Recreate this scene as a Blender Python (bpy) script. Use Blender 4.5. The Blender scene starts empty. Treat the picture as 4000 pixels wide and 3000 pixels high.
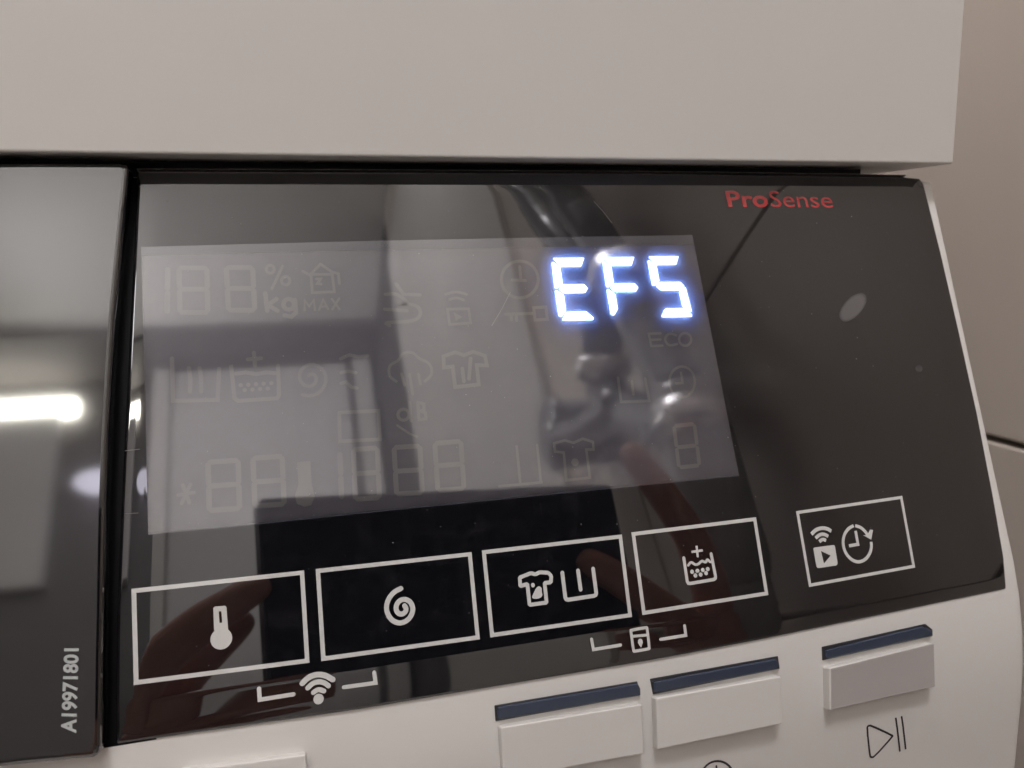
import bpy, bmesh, math, random
from mathutils import Vector, Matrix
random.seed(7)
SC = bpy.context.scene
COL = SC.collection

# ------------------------------------------------------------------ camera
CAM = Vector((0.02647555, -0.16428962, -0.0021836))
RI = Vector((0.96299069, -0.26889507, -0.01855717))
DN = Vector((-0.06254765, -0.15596988, -0.98577948))
FW = Vector((0.26217688, 0.95045717, -0.1670163))
FPX = 3100.74                       # focal length in photo pixels (4000 wide)
cd = bpy.data.cameras.new('camera')
cam = bpy.data.objects.new('camera', cd)
COL.objects.link(cam)
up, bk = -DN, -FW
cam.matrix_world = Matrix(((RI.x, up.x, bk.x, CAM.x), (RI.y, up.y, bk.y, CAM.y), (RI.z, up.z, bk.z, CAM.z), (0, 0, 0, 1)))
cd.sensor_fit = 'HORIZONTAL'; cd.sensor_width = 36.0
cd.lens = FPX / 4000 * 36.0
cd.clip_start = 0.004; cd.clip_end = 20
cd.dof.use_dof = True
cd.dof.focus_distance = 0.157
cd.dof.aperture_fstop = 30.0
SC.camera = cam

# ------------------------------------------------------------------ world, exposure
W = bpy.data.worlds.new('World'); SC.world = W; W.use_nodes = True
W.node_tree.nodes['Background'].inputs[0].default_value = (1.0, 0.95, 0.9, 1)
W.node_tree.nodes['Background'].inputs[1].default_value = 0.10
SC.view_settings.view_transform = 'Standard'
SC.view_settings.look = 'None'
SC.view_settings.exposure = 0.0
SC.view_settings.gamma = 1.0
SC.render.engine = 'CYCLES'
SC.cycles.use_denoising = True
SC.cycles.max_bounces = 8
SC.cycles.sample_clamp_indirect = 6.0

def area(name, loc, target, sx, sy, power, color):
    ld = bpy.data.lights.new(name, 'AREA'); ld.shape = 'RECTANGLE'; ld.size = sx; ld.size_y = sy
    ld.energy = power; ld.color = color
    o = bpy.data.objects.new(name, ld); COL.objects.link(o); o.location = loc
    d = Vector(target) - Vector(loc)
    o.rotation_euler = d.to_track_quat('-Z', 'Y').to_euler()
    return o
def lamp(name, kind, loc, power, color, radius, target=None, cone=120, blend=1.0):
    ld = bpy.data.lights.new(name, kind); ld.energy = power; ld.color = color; ld.shadow_soft_size = radius
    o = bpy.data.objects.new(name, ld); COL.objects.link(o); o.location = loc
    if target:
        o.rotation_euler = (Vector(target) - Vector(loc)).to_track_quat('-Z', 'Y').to_euler()
        ld.spot_size = math.radians(cone); ld.spot_blend = blend
    return o
LC = (1.0, 0.98, 1.02)
lamp('left_fill_light', 'POINT', (-0.85, -1.35, 1.10), 7.0, LC, 0.12)  # unseen lamp added in mid-room to brighten the machine front and ceiling
lamp('ceiling_lamp_light', 'POINT', (-0.02, -0.55, 1.36), 30.0, LC, 0.12)
lamp('room_fill_spot', 'SPOT', (-0.25, -0.95, 1.43), 13.0, LC, 0.06, (0.12, -2.1, 1.15), 85)  # unseen spot added to brighten the reflected door and side wall
lamp('ceiling_fill_spot', 'SPOT', (-0.85, -1.70, 0.75), 50.0, LC, 0.06, (-0.35, -1.75, 1.5), 80)  # unseen spot added below to brighten the left of the ceiling

# ------------------------------------------------------------------ panel frame: u right, v down, n out of the glass (mm)
TC, TS = math.cos(math.radians(20.51)), math.sin(math.radians(20.51))
def P2W(u, v, n=0.0):
    return Vector((u, -(v * TS + n * TC), -(v * TC - n * TS))) / 1000.0
def W2P(w):
    x, y, z = w.x * 1000, -w.y * 1000, -w.z * 1000
    return (x, y * TS + z * TC, y * TC - z * TS)
def pray(x, y):
    d = RI * ((x - 2000) / FPX) + DN * ((y - 1500) / FPX) + FW
    return d
CP = W2P(CAM)
def at(x, y, n=0.0):
    """point of the panel plane (raised by n mm) seen at that place: (u, v)"""
    d = W2P(pray(x, y) * 1e-3)
    k = (n - CP[2]) / d[2]
    return (CP[0] + k * d[0], CP[1] + k * d[1])
def prof(v):
    """height of the white fascia: flat behind the glass, then rolling to vertical"""
    pts = [(-40, 0), (80, 0), (88, -0.55), (96, -1.8), (104, -3.8), (112, -6.4), (900, -6.4 - 788 * TS / TC)]
    for (a, na), (b, nb) in zip(pts, pts[1:]):
        if v <= b: return na + (nb - na) * (v - a) / (b - a)
    return pts[-1][1]
def atf(x, y, lift=0.0):
    """point of the curved fascia (plus lift): (u, v, n)"""
    n = 0.0
    for _ in range(30):
        u, v = at(x, y, n); n = 0.5 * n + 0.5 * (prof(v) + lift)
    return (u, v, n)
def crop(ox, oy, s, pts): return [(ox + x * s, oy + y * s) for x, y in pts]

# ------------------------------------------------------------------ materials
def mat(name, col, rough=0.5, ior=1.5, spec=0.5, metal=0.0, emit=None, estr=0.0, noise=None, bump=None, coat=0.0, transl=None):
    m = bpy.data.materials.new(name); m.use_nodes = True
    nt = m.node_tree; b = nt.nodes['Principled BSDF']
    b.inputs['Base Color'].default_value = (*col, 1); b.inputs['Roughness'].default_value = rough
    b.inputs['IOR'].default_value = ior; b.inputs['Specular IOR Level'].default_value = spec
    b.inputs['Metallic'].default_value = metal; b.inputs['Coat Weight'].default_value = coat
    if emit: b.inputs['Emission Color'].default_value = (*emit, 1); b.inputs['Emission Strength'].default_value = estr
    tc = nt.nodes.new('ShaderNodeTexCoord')
    if noise:
        sc, amt = noise
        nz = nt.nodes.new('ShaderNodeTexNoise'); nz.inputs['Scale'].default_value = sc; nz.inputs['Detail'].default_value = 6
        nt.links.new(tc.outputs['Object'], nz.inputs['Vector'])
        mx = nt.nodes.new('ShaderNodeMix'); mx.data_type = 'RGBA'
        mx.inputs[6].default_value = (*[c * (1 - amt) for c in col], 1); mx.inputs[7].default_value = (*[min(1, c * (1 + amt)) for c in col], 1)
        nt.links.new(nz.outputs['Fac'], mx.inputs[0]); nt.links.new(mx.outputs[2], b.inputs['Base Color'])
    if bump:
        sc, st = bump
        nz2 = nt.nodes.new('ShaderNodeTexNoise'); nz2.inputs['Scale'].default_value = sc; nz2.inputs['Detail'].default_value = 4
        nt.links.new(tc.outputs['Object'], nz2.inputs['Vector'])
        bp = nt.nodes.new('ShaderNodeBump'); bp.inputs['Strength'].default_value = st; bp.inputs['Distance'].default_value = 0.0002
        nt.links.new(nz2.outputs['Fac'], bp.inputs['Height']); nt.links.new(bp.outputs['Normal'], b.inputs['Normal'])
    return m

GI = 1.93
LI = 2.65
M = {}
M['white'] = mat('white_enamel', (0.66, 0.64, 0.61), 0.32, 1.45, 0.45, noise=(9, 0.02), bump=(2600, 0.05))
M['white_plastic'] = mat('white_plastic', (0.70, 0.68, 0.65), 0.38, 1.45, 0.45, noise=(40, 0.015), bump=(3500, 0.04))
M['silver'] = mat('grey_button', (0.42, 0.39, 0.38), 0.35, 1.45, 0.5, noise=(60, 0.03))
M['black'] = mat('black_plastic', (0.006, 0.006, 0.007), 0.45, 1.45, 0.3)
M['drawer'] = mat('black_gloss_plastic', (0.005, 0.005, 0.006), 0.05, 2.25, 0.5, bump=(60, 0.01))
M['print'] = mat('white_print', (0.62, 0.62, 0.60), 0.05, GI)
M['serial'] = mat('grey_print', (0.40, 0.42, 0.41), 0.3, 1.5)
M['cut'] = mat('black_print', (0.004, 0.004, 0.005), 0.05, GI)
M['red'] = mat('red_print', (0.42, 0.022, 0.025), 0.08, GI)
M['ink'] = mat('dark_ink', (0.02, 0.017, 0.02), 0.4, 1.5)
M['window'] = mat('smoked_window', (0.036, 0.048, 0.078), 0.18, 1.5)
M['ghost'] = mat('unlit_segment', (0.105, 0.101, 0.104), 0.04, LI)
M['lit'] = mat('lit_segment', (0.5, 0.5, 0.5), 0.5, emit=(0.80, 0.90, 1.0), estr=1.9)
M['halo_glow'] = mat('halo_glow', (0.0, 0.0, 0.0), 0.5, emit=(0.24, 0.42, 1.0), estr=60.0)  # blue glow on segment undersides, added to cast the halo on the field
M['skirt'] = mat('segment_edge', (0.01, 0.012, 0.02), 0.5)
M['dust'] = mat('dust', (0.22, 0.21, 0.20), 0.9)
M['lip'] = mat('polished_metal', (0.75, 0.73, 0.74), 0.3, metal=1.0)
M['tile'] = mat('beige_tile', (0.64, 0.575, 0.52), 0.36, 1.5, 0.4, noise=(14, 0.06))
M['grout'] = mat('grout', (0.55, 0.50, 0.45), 0.9, noise=(80, 0.2))
M['paint'] = mat('white_paint', (0.78, 0.76, 0.72), 0.6, noise=(5, 0.03))
M['plain_grey'] = mat('plain_grey', (0.22, 0.205, 0.20), 0.6, noise=(5, 0.06))
M['dark_grey'] = mat('dark_grey', (0.10, 0.095, 0.09), 0.6, noise=(5, 0.06))  # darkest grey of the room, on the far end of the side wall
M['door'] = mat('white_door', (0.80, 0.78, 0.76), 0.4, noise=(3, 0.03))
M['skin'] = mat('skin', (0.52, 0.27, 0.20), 0.5, 1.4, 0.4, noise=(120, 0.18))
M['nail'] = mat('nail', (0.55, 0.33, 0.27), 0.3)
M['phone'] = mat('phone_back', (0.012, 0.013, 0.016), 0.5, 1.5, 0.2)
M['phone_rim'] = mat('phone_rim', (0.03, 0.03, 0.035), 0.35, 1.5, 0.5)
M['lens'] = mat('lens_glass', (0.004, 0.004, 0.006), 0.05)
M['hose'] = mat('grey_hose', (0.20, 0.20, 0.215), 0.16, 1.5, 0.6, bump=(40, 0.35))
M['pipe'] = mat('white_pipe', (0.42, 0.41, 0.415), 0.18, 1.5, 0.6, bump=(18, 0.35))
M['lamp'] = mat('lamp_glow', (0.9, 0.9, 0.85), 0.5, emit=(1.0, 0.97, 0.86), estr=34.0)
M['lamp2'] = mat('lamp_glow_cool', (0.9, 0.9, 0.9), 0.5, emit=(0.88, 0.84, 1.0), estr=4.0)
M['floor'] = mat('floor_tile', (0.62, 0.59, 0.56), 0.4)

def glass_material(name, base, rough, smudges, seed):
    """black cover glass: deep base colour, one gloss; dust haze and finger marks lie on it (uv in mm/100)"""
    m = mat(name, base, rough, GI, 0.5)
    nt = m.node_tree; b = nt.nodes['Principled BSDF']; N = nt.nodes.new; L = nt.links.new
    uv = N('ShaderNodeUVMap'); uv.uv_map = 'panel'
    acc = None
    nz = N('ShaderNodeTexNoise'); nz.inputs['Scale'].default_value = 26; nz.inputs['Detail'].default_value = 8
    L(uv.outputs[0], nz.inputs['Vector'])
    rp = N('ShaderNodeMapRange'); rp.inputs[1].default_value = 0.5; rp.inputs[2].default_value = 0.85; rp.inputs[3].default_value = 0; rp.inputs[4].default_value = 0.010
    L(nz.outputs['Fac'], rp.inputs[0]); acc = rp.outputs[0]
    nf = N('ShaderNodeTexNoise'); nf.inputs['Scale'].default_value = 900; nf.inputs['Detail'].default_value = 2
    L(uv.outputs[0], nf.inputs['Vector'])
    for (u, v, a, bb, rot, amt) in smudges:
        mp = N('ShaderNodeMapping'); mp.vector_type = 'TEXTURE'
        mp.inputs['Location'].default_value = (u / 100, v / 100, 0); mp.inputs['Rotation'].default_value = (0, 0, rot)
        mp.inputs['Scale'].default_value = (a / 100, bb / 100, 1)
        L(uv.outputs[0], mp.inputs[0])
        ln = N('ShaderNodeVectorMath'); ln.operation = 'LENGTH'; L(mp.outputs[0], ln.inputs[0])
        mr = N('ShaderNodeMapRange'); mr.interpolation_type = 'SMOOTHSTEP'
        mr.inputs[1].default_value = 0.72; mr.inputs[2].default_value = 1.08; mr.inputs[3].default_value = amt; mr.inputs[4].default_value = 0
        L(ln.outputs['Value'], mr.inputs[0])
        ml = N('ShaderNodeMath'); ml.operation = 'MULTIPLY'; L(mr.outputs[0], ml.inputs[0])
        mr2 = N('ShaderNodeMapRange'); mr2.inputs[1].default_value = 0.3; mr2.inputs[2].default_value = 0.7; mr2.inputs[3].default_value = 0.75; mr2.inputs[4].default_value = 1.1
        L(nf.outputs['Fac'], mr2.inputs[0]); L(mr2.outputs[0], ml.inputs[1])
        ad = N('ShaderNodeMath'); ad.operation = 'ADD'; L(acc, ad.inputs[0]); L(ml.outputs[0], ad.inputs[1]); acc = ad.outputs[0]
    mx = N('ShaderNodeMix'); mx.data_type = 'RGBA'; mx.inputs[6].default_value = (*base, 1); mx.inputs[7].default_value = (0.9, 0.86, 0.9, 1)
    L(acc, mx.inputs[0]); L(mx.outputs[2], b.inputs['Base Color'])
    return m
su = at(3332, 1200); su2 = at(3590, 1440)
M['glass'] = glass_material('black_glass', (0.0045, 0.0045, 0.006), 0.025, [(su[0], su[1], 5.2, 2.2, -0.62, 0.11), (su2[0], su2[1], 1.2, 1.0, 0, 0.04)], 1)
M['lcd'] = glass_material('display_glass', (0.066, 0.065, 0.080), 0.04, [], 2)
bl = M['lcd'].node_tree.nodes['Principled BSDF']
bl.inputs['IOR'].default_value = LI; bl.subsurface_method = 'BURLEY'; bl.inputs['Subsurface Weight'].default_value = 1.0
bl.inputs['Subsurface Radius'].default_value = (0.8, 1.0, 1.3); bl.inputs['Subsurface Scale'].default_value = 0.0045
M['lcd_edge'] = mat('display_border', (0.050, 0.050, 0.062), 0.04, 2.5)

# ------------------------------------------------------------------ object helpers
BASE = Vector((-0.11, 0.25, -0.80))
PN = Vector((0, -TC, TS))
def mesh_obj(name, verts, faces, m, parent=None, uvs=None, smooth=False, base=BASE, sheet=False):
    me = bpy.data.meshes.new(name)
    me.from_pydata([tuple(Vector(v) - base) if parent is not None or base is not None else tuple(v) for v in verts], [], faces)
    if m: me.materials.append(m)
    if uvs:
        lay = me.uv_layers.new(name='panel')
        for lp in me.loops: lay.data[lp.index].uv = (uvs[lp.vertex_index][0] / 100, uvs[lp.vertex_index][1] / 100)
    bm = bmesh.new(); bm.from_mesh(me)
    if sheet:            # every face of a print or sheet looks out of the panel
        bm.normal_update()
        fl = [f for f in bm.faces if f.normal.dot(PN) < 0]
        if fl: bmesh.ops.reverse_faces(bm, faces=fl)
    else:
        bmesh.ops.recalc_face_normals(bm, faces=bm.faces[:])
        bm.normal_update()
        if smooth and sheet is None and sum(f.normal.dot(PN) * f.calc_area() for f in bm.faces) < 0: bmesh.ops.reverse_faces(bm, faces=bm.faces[:])
    bm.to_mesh(me); bm.free()
    me.update()
    o = bpy.data.objects.new(name, me); COL.objects.link(o)
    if parent is not None: o.parent = parent
    if smooth:
        for p in me.polygons: p.use_smooth = True
    return o
def empty(name, loc, label, cat, group=None):
    o = bpy.data.objects.new(name, None); COL.objects.link(o); o.location = loc
    o.empty_display_size = 0.05; o['label'] = label; o['category'] = cat
    if group: o['group'] = group
    return o
def bevel(o, w, seg=2, ang=35):
    b = o.modifiers.new('bevel', 'BEVEL'); b.width = w / 1000; b.segments = seg; b.limit_method = 'ANGLE'; b.angle_limit = math.radians(ang)
    return o
def box_mesh(lo, hi):
    x0, y0, z0 = lo; x1, y1, z1 = hi
    v = [(x0, y0, z0), (x1, y0, z0), (x1, y1, z0), (x0, y1, z0), (x0, y0, z1), (x1, y0, z1), (x1, y1, z1), (x0, y1, z1)]
    f = [(0, 3, 2, 1), (4, 5, 6, 7), (0, 1, 5, 4), (1, 2, 6, 5), (2, 3, 7, 6), (3, 0, 4, 7)]
    return v, f

class Print:
    """flat print on the panel: ribbons and fills in (u, v), each lifted a hair over the last"""
    def __init__(s, n=0.03, surf=None): s.v = []; s.f = []; s.n = n; s.k = 0; s.surf = surf
    def lift(s): s.k += 1; return s.n + 0.0035 * s.k
    def add(s, pts3): i = len(s.v); s.v += [P2W(*p) for p in pts3]; return i
    def _n(s, u, v, n): return n + (s.surf(v) if s.surf else 0)
    def fill(s, pts):
        n = s.lift(); bm = bmesh.new()
        vs = [bm.verts.new((u, v, 0)) for u, v in pts]; fc = bm.faces.new(vs)
        r = bmesh.ops.triangulate(bm, faces=[fc]); bm.verts.index_update()
        i = s.add([(q.co.x, q.co.y, s._n(q.co.x, q.co.y, n)) for q in bm.verts])
        for t in bm.faces: s.f.append(tuple(i + q.index for q in t.verts))
        bm.free()
    def disc(s, c, ru, rv=None, seg=20):
        rv = rv or ru
        s.fill([(c[0] + ru * math.cos(a * 2 * math.pi / seg), c[1] + rv * math.sin(a * 2 * math.pi / seg)) for a in range(seg)])
    def stroke(s, pts, w, closed=False, cap=True):
        if s.surf:
            q = []
            for a, b in zip(pts, pts[1:] + pts[:1] if closed else pts[1:]):
                k = max(1, int(math.hypot(b[0] - a[0], b[1] - a[1]) / 0.6))
                q += [(a[0] + (b[0] - a[0]) * i / k, a[1] + (b[1] - a[1]) * i / k) for i in range(k)]
            pts = q if closed else q + [pts[-1]]
        n = s.lift(); P = [Vector(p) for p in pts]; m = len(P)
        L, R = [], []
        for i in range(m):
            if closed: a, b = P[i - 1], P[(i + 1) % m]
            else: a, b = P[max(i - 1, 0)], P[min(i + 1, m - 1)]
            d1 = (P[i] - a).normalized() if (P[i] - a).length > 1e-6 else (b - P[i]).normalized()
            d2 = (b - P[i]).normalized() if (b - P[i]).length > 1e-6 else d1
            t = (d1 + d2).normalized() if (d1 + d2).length > 1e-4 else d1
            nn = Vector((-t.y, t.x)); c = max(0.5, nn.dot(Vector((-d1.y, d1.x))))
            L.append(P[i] + nn * w / 2 / c); R.append(P[i] - nn * w / 2 / c)
        if not closed and cap:
            def arc(c, d):     # rounded end
                a0 = math.atan2(d.x, -d.y)
                return [c + Vector((math.cos(a0 - k * math.pi / 5), math.sin(a0 - k * math.pi / 5))) * w / 2 for k in range(1, 5)]
            e = arc(P[-1], (P[-1] - P[-2]).normalized()); b0 = arc(P[0], (P[0] - P[1]).normalized())
        i = s.add([(q.x, q.y, s._n(q.x, q.y, n)) for q in L + R])
        for k in range(m if closed else m - 1):
            k2 = (k + 1) % m
            s.f.append((i + k, i + k2, i + m + k2, i + m + k))
        if not closed and cap:
            j = s.add([(q.x, q.y, s._n(q.x, q.y, n)) for q in e])
            s.f.append((i + m - 1, j, j + 1, j + 2, j + 3, i + 2 * m - 1))
            j = s.add([(q.x, q.y, s._n(q.x, q.y, n)) for q in b0])
            s.f.append((i + m, j, j + 1, j + 2, j + 3, i))
    def build(s, name, m, parent):
        return mesh_obj(name, s.v, s.f, m, parent, sheet=True)

def smooth_line(pts, closed=False, it=2):
    for _ in range(it):
        q = []
        m = len(pts)
        rng = range(m) if closed else range(m - 1)
        if not closed: q.append(pts[0])
        for i in rng:
            a, b = pts[i], pts[(i + 1) % m]
            q.append((a[0] * .75 + b[0] * .25, a[1] * .75 + b[1] * .25)); q.append((a[0] * .25 + b[0] * .75, a[1] * .25 + b[1] * .75))
        if not closed: q.append(pts[-1])
        pts = q
    return pts
def soften(pts, r=0.16):
    """clip the corners of a closed outline a little"""
    q = []
    m = len(pts)
    for i in range(m):
        p = Vector(pts[i]); a = Vector(pts[i - 1]); b = Vector(pts[(i + 1) % m])
        for o in (a, b):
            d = (o - p); k = min(r, d.length * 0.4); q.append(tuple(p + d.normalized() * k))
    return q
def UV(px, n=0.0): return [at(x, y, n) for x, y in px]

# ================================================================== SETTING
def structure(name, verts, faces, m):
    o = mesh_obj(name, verts, faces, m, base=Vector((0, 0, 0))); o['kind'] = 'structure'; return o
ZC = 1.5; ZF = -0.85
XW = 0.30
structure('floor', *box_mesh((-2.4, -3.2, ZF - 0.05), (0.9, 1.0, ZF)), M['floor'])
structure('ceiling', *box_mesh((-2.4, -2.06, ZC), (0.33, 1.0, ZC + 0.05)), M['paint'])
structure('lowered_ceiling', *box_mesh((-2.4, -2.33, ZC - 0.02), (0.33, -2.062, ZC + 0.05)), M['plain_grey'])  # far ceiling strip, darker than the near ceiling
# side wall of beige tiles: grout bed with single tiles standing proud
rw = structure('side_wall', *box_mesh((XW + 0.004, -1.55, ZF), (XW + 0.10, 1.0, ZC)), M['grout'])
tile_me = None
TH, TW = 0.262, 0.40
zs = [-0.0815 + TH * k for k in range(-3, 7)]
ys = [-0.05 + TW * k for k in range(-4, 3)]
def tile_mesh(w, h):
    v, f = box_mesh((-0.008, 0.0012, 0.0012), (0, w - 0.0012, h - 0.0012))
    me = bpy.data.meshes.new('tile'); me.from_pydata(v, [], f); me.materials.append(M['tile'])
    bm = bmesh.new(); bm.from_mesh(me)
    bmesh.ops.bevel(bm, geom=[e for e in bm.edges if all(abs(q.co.x + 0.008) < 1e-6 for q in e.verts)], offset=0.0012, segments=2, affect='EDGES', profile=0.5)
    bm.to_mesh(me); bm.free(); return me
full = tile_mesh(TW, TH)
for j, y in enumerate(ys):
    for z in zs:
        z1 = min(z + TH, ZC); y0 = max(y, -1.55)
        if z1 - z < 0.02 or y + TW - y0 < 0.02: continue
        me = full if (z1 - z > TH - 1e-4 and y0 == y) else tile_mesh(y + TW - y0, z1 - z)
        t = bpy.data.objects.new('tile', me); COL.objects.link(t); t.parent = rw
        t.location = (XW + 0.008 - 0.0035, y0, z)
structure('pale_wall_overlay', *box_mesh((XW - 0.012, -1.549, ZF), (XW + 0.003, -0.60, 1.30)), M['paint'])  # pale panel added over the tiles to brighten the side wall's reflection
structure('side_wall_end', *box_mesh((XW + 0.001, -2.33, ZF), (XW + 0.10, -1.552, ZC)), M['dark_grey'])
structure('far_wall', *box_mesh((-2.4, -2.40, ZF), (XW, -2.33, ZC)), M['plain_grey'])
structure('left_wall', *box_mesh((-2.45, -2.33, ZF), (-2.4, 1.0, ZC)), M['paint'])
structure('back_wall', *box_mesh((-2.4, 0.62, ZF), (XW, 0.70, ZC)), M['tile'])

# door with frame on the far wall, seen in the glass
dr = empty('room_door', (-0.06, -2.31, ZF), 'white room door in a white frame on the far wall, reflected in the black glass', 'door')
B0 = dr.location.copy()
mesh_obj('door_leaf', *box_mesh((-0.375, -2.329, ZF), (0.20, -2.300, 1.49)), M['door'], dr, base=B0)
mesh_obj('frame', *box_mesh((-0.43, -2.329, ZF), (-0.378, -2.275, 1.50)), M['paint'], dr, base=B0)
mesh_obj('frame', *box_mesh((0.203, -2.329, ZF), (0.222, -2.31, 1.50)), M['plain_grey'], dr, base=B0)
mesh_obj('frame', *box_mesh((0.225, -2.329, ZF), (0.285, -2.275, 1.50)), M['paint'], dr, base=B0)

# mirror cabinet with a light bar on top, left of the door
mc = empty('mirror_cabinet', (-1.05, -2.31, 0.78), 'white wall cabinet with a bright light bar along its top, reflected in the drawer front', 'cabinet')
B1 = mc.location.copy()
mesh_obj('cabinet_front', *box_mesh((-1.60, -2.329, 0.78), (-0.70, -2.28, 1.335)), M['door'], mc, base=B1)
mesh_obj('light_bar', *box_mesh((-1.14, -2.329, 1.350), (-0.66, -2.295, 1.400)), M['lamp'], mc, base=B1)

# round ceiling lamp hung under the lowered ceiling
rl = empty('round_lamp', (-0.545, -2.26, 1.07), 'round white lamp glowing at the gap between drawer and glass', 'lamp')
def disc_obj(name, c, axis, r, h, m, parent, base, seg=40):
    z = Vector(axis).normalized(); x = z.orthogonal().normalized(); y = z.cross(x)
    v = []
    for hh, rr in ((0, r), (h * .7, r), (h, r * .9)):
        for k in range(seg):
            a = 2 * math.pi * k / seg; v.append(Vector(c) + z * hh + (x * math.cos(a) + y * math.sin(a)) * rr)
    f = [tuple(range(seg - 1, -1, -1)), tuple(range(2 * seg, 3 * seg))]
    for l in range(2):
        for k in range(seg): f.append((l * seg + k, l * seg + (k + 1) % seg, (l + 1) * seg + (k + 1) % seg, (l + 1) * seg + k))
    return mesh_obj(name, v, f, m, parent, base=base)
ob = disc_obj('diffuser', (-0.545, -2.26, 1.07), (0, 0.02, -1), 0.088, 0.004, M['lamp2'], rl, rl.location.copy())
ar = disc_obj('bracket', (-0.545, -2.29, 1.06), (0, -1, 0), 0.012, 0.05, M['paint'], rl, rl.location.copy(), 12)

# ================================================================== WASHING MACHINE
wm = empty('washing_machine', BASE, 'white washing machine with a black glass control panel lit EF5', 'washing machine')

# --- worktop
wt = mesh_obj('worktop', *box_mesh((-0.4155, -0.0006, 0.0165), (0.1845, 0.56, 0.058)), M['white'], wm)
bevel(wt, 0.45, 3)
sp = mesh_obj('worktop_spacer', *box_mesh((-0.405, 0.012, 0.0095), (0.168, 0.5, 0.0163)), M['black'], wm)

# --- fascia (white front that carries glass, drawer and buttons)
US = [-415.5, -300, -200, -150, -100, -60, -30, -10, 0, 20, 40, 60, 80, 100, 120, 140, 160, 175, 181.2, 182.4, 183.2, 183.8, 184.15, 184.3]
UD = {182.4: 0.0, 183.2: -0.05, 183.8: -0.25, 184.15: -0.6, 184.3: -1.2}
VS = [-14.4, -13.9, -13.2, 0, 40, 70, 80, 84, 88, 92, 96, 100, 104, 108, 112, 118, 126, 150, 180]
VD = {-14.4: -1.1, -13.9: -0.4}
fv, ff = [], []
for v in VS:
    for u in US:
        fv.append(P2W(u, v, prof(v) - 0.55 + UD.get(u, 0) + VD.get(v, 0)))
    uu, nn = US[-1], prof(v) - 0.55 - 60
    fv.append(P2W(US[-1], v, prof(v) - 45))
nU = len(US) + 1
for r in range(len(VS) - 1):
    for c in range(nU - 1):
        if VS[r] < 88 and -60 <= US[c] < 0 if c < len(US) else False: continue
        i = r * nU + c; ff.append((i, i + nU, i + nU + 1, i + 1))
i0 = len(fv)
for u in US: fv.append(P2W(u, -14.4, -1.65) + Vector((0, 0.04, 0)))
for c in range(len(US) - 1): ff.append((c, c + 1, i0 + c + 1, i0 + c))
fascia = mesh_obj('fascia', fv, ff, M['white_plastic'], wm, smooth=True, sheet=None)

# --- cabinet below and behind
zb = P2W(0, 180, prof(180)).z; yb = P2W(0, 180, prof(180)).y
cab = mesh_obj('cabinet', *box_mesh((-0.4135, yb + 0.004, -0.80), (0.1825, 0.55, zb - 0.001)), M['white'], wm)
side = mesh_obj('side_panel', *box_mesh((0.1795, 0.045, -0.80), (0.1828, 0.55, 0.0160)), M['white'], wm)

# --- cover glass
topc = UV([(532, 662), (1400, 666), (2600, 672), (3537, 687), (3585, 692)])
botc = UV([(443, 2915), (957, 2842), (1400, 2778), (2250, 2634), (2600, 2575), (3000, 2498), (3450, 2405), (3942, 2303)])
lefB = UV([(532, 662), (516, 980), (503, 1271), (484, 1617), (470, 1911), (454, 2205), (446, 2600), (443, 2915)])
lefA = [(u + 0.75, v) for u, v in lefB]
rigt = UV([(3592, 692), (3608, 715), (3701, 1088), (3815, 1600), (3856, 1800), (3906, 2080), (3942, 2303)])
def lerp_uv(c, u):
    if u <= c[0][0]: return c[0][1] + (c[1][1] - c[0][1]) / (c[1][0] - c[0][0]) * (u - c[0][0])
    for a, b in zip(c, c[1:]):
        if u <= b[0]: return a[1] + (b[1] - a[1]) * (u - a[0]) / (b[0] - a[0])
    a, b = c[-2], c[-1]; return b[1] + (b[1] - a[1]) / (b[0] - a[0]) * (u - b[0])
def lerp_vu(c, v):
    c = sorted(c, key=lambda q: q[1])
    if v <= c[0][1]: return c[0][0]
    for a, b in zip(c, c[1:]):
        if v <= b[1]: return a[0] + (b[0] - a[0]) * (v - a[1]) / (b[1] - a[1])
    return c[-1][0]
rows = [(0, 0.0, -1.6), (0, 0.10, -0.55), (0, 0.35, -0.22), (0, 0.8, -0.10), (0, 1.6, -0.05), (0, 3.2, -0.015), (0, 5.0, 0.0), (0, 20, 0), (0, 40, 0), (0, 60, 0), (0, 80, 0)]
rows += [(1, 7.2, 0.0), (1, 6.6, -0.02), (1, 6.0, -0.09), (1, 3.0, -0.38), (1, 0.7, -0.62), (1, 0.2, -0.75), (1, 0.0, -1.6)]
NC = 44
gv, gf, guv = [], [], []
cols = []
for (k, off, n) in rows:
    row = []
    for j in range(NC + 1):
        t = j / NC
        u = -6 + t * 190
        # find u within edges by iterating v
        for _ in range(4):
            v = lerp_uv(topc, u) + off if k == 0 else lerp_uv(botc, u) - off
            ub, ua, ur = lerp_vu(lefB, v), lerp_vu(lefA, v), lerp_vu(rigt, v)
            if j == 0: u = ub
            elif j == 1: u = ub + 0.25
            elif j == 2: u = ub + (ua - ub) * 0.55
            elif j == 3: u = ua - 0.15
            elif j == 4: u = ua + 0.25
            elif j >= NC - 2: u = ur - (0.45, 0.12, 0.0)[j - NC + 2]
            else: u = ua + 0.25 + (ur - 0.45 - ua - 0.25) * (j - 4) / (NC - 6)
        ub, ua = lerp_vu(lefB, v), lerp_vu(lefA, v)
        dn = {0: -2.4, 1: -0.35, 2: -0.16, 3: -0.04, 4: 0, NC - 2: 0, NC - 1: -0.06, NC: -0.9}.get(j, 0)
        row.append(len(gv)); gv.append(P2W(u, v, n + dn)); guv.append((u, v))
    cols.append(row)
for a, b in zip(cols, cols[1:]):
    for j in range(NC): gf.append((a[j], b[j], b[j + 1], a[j + 1]))
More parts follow.
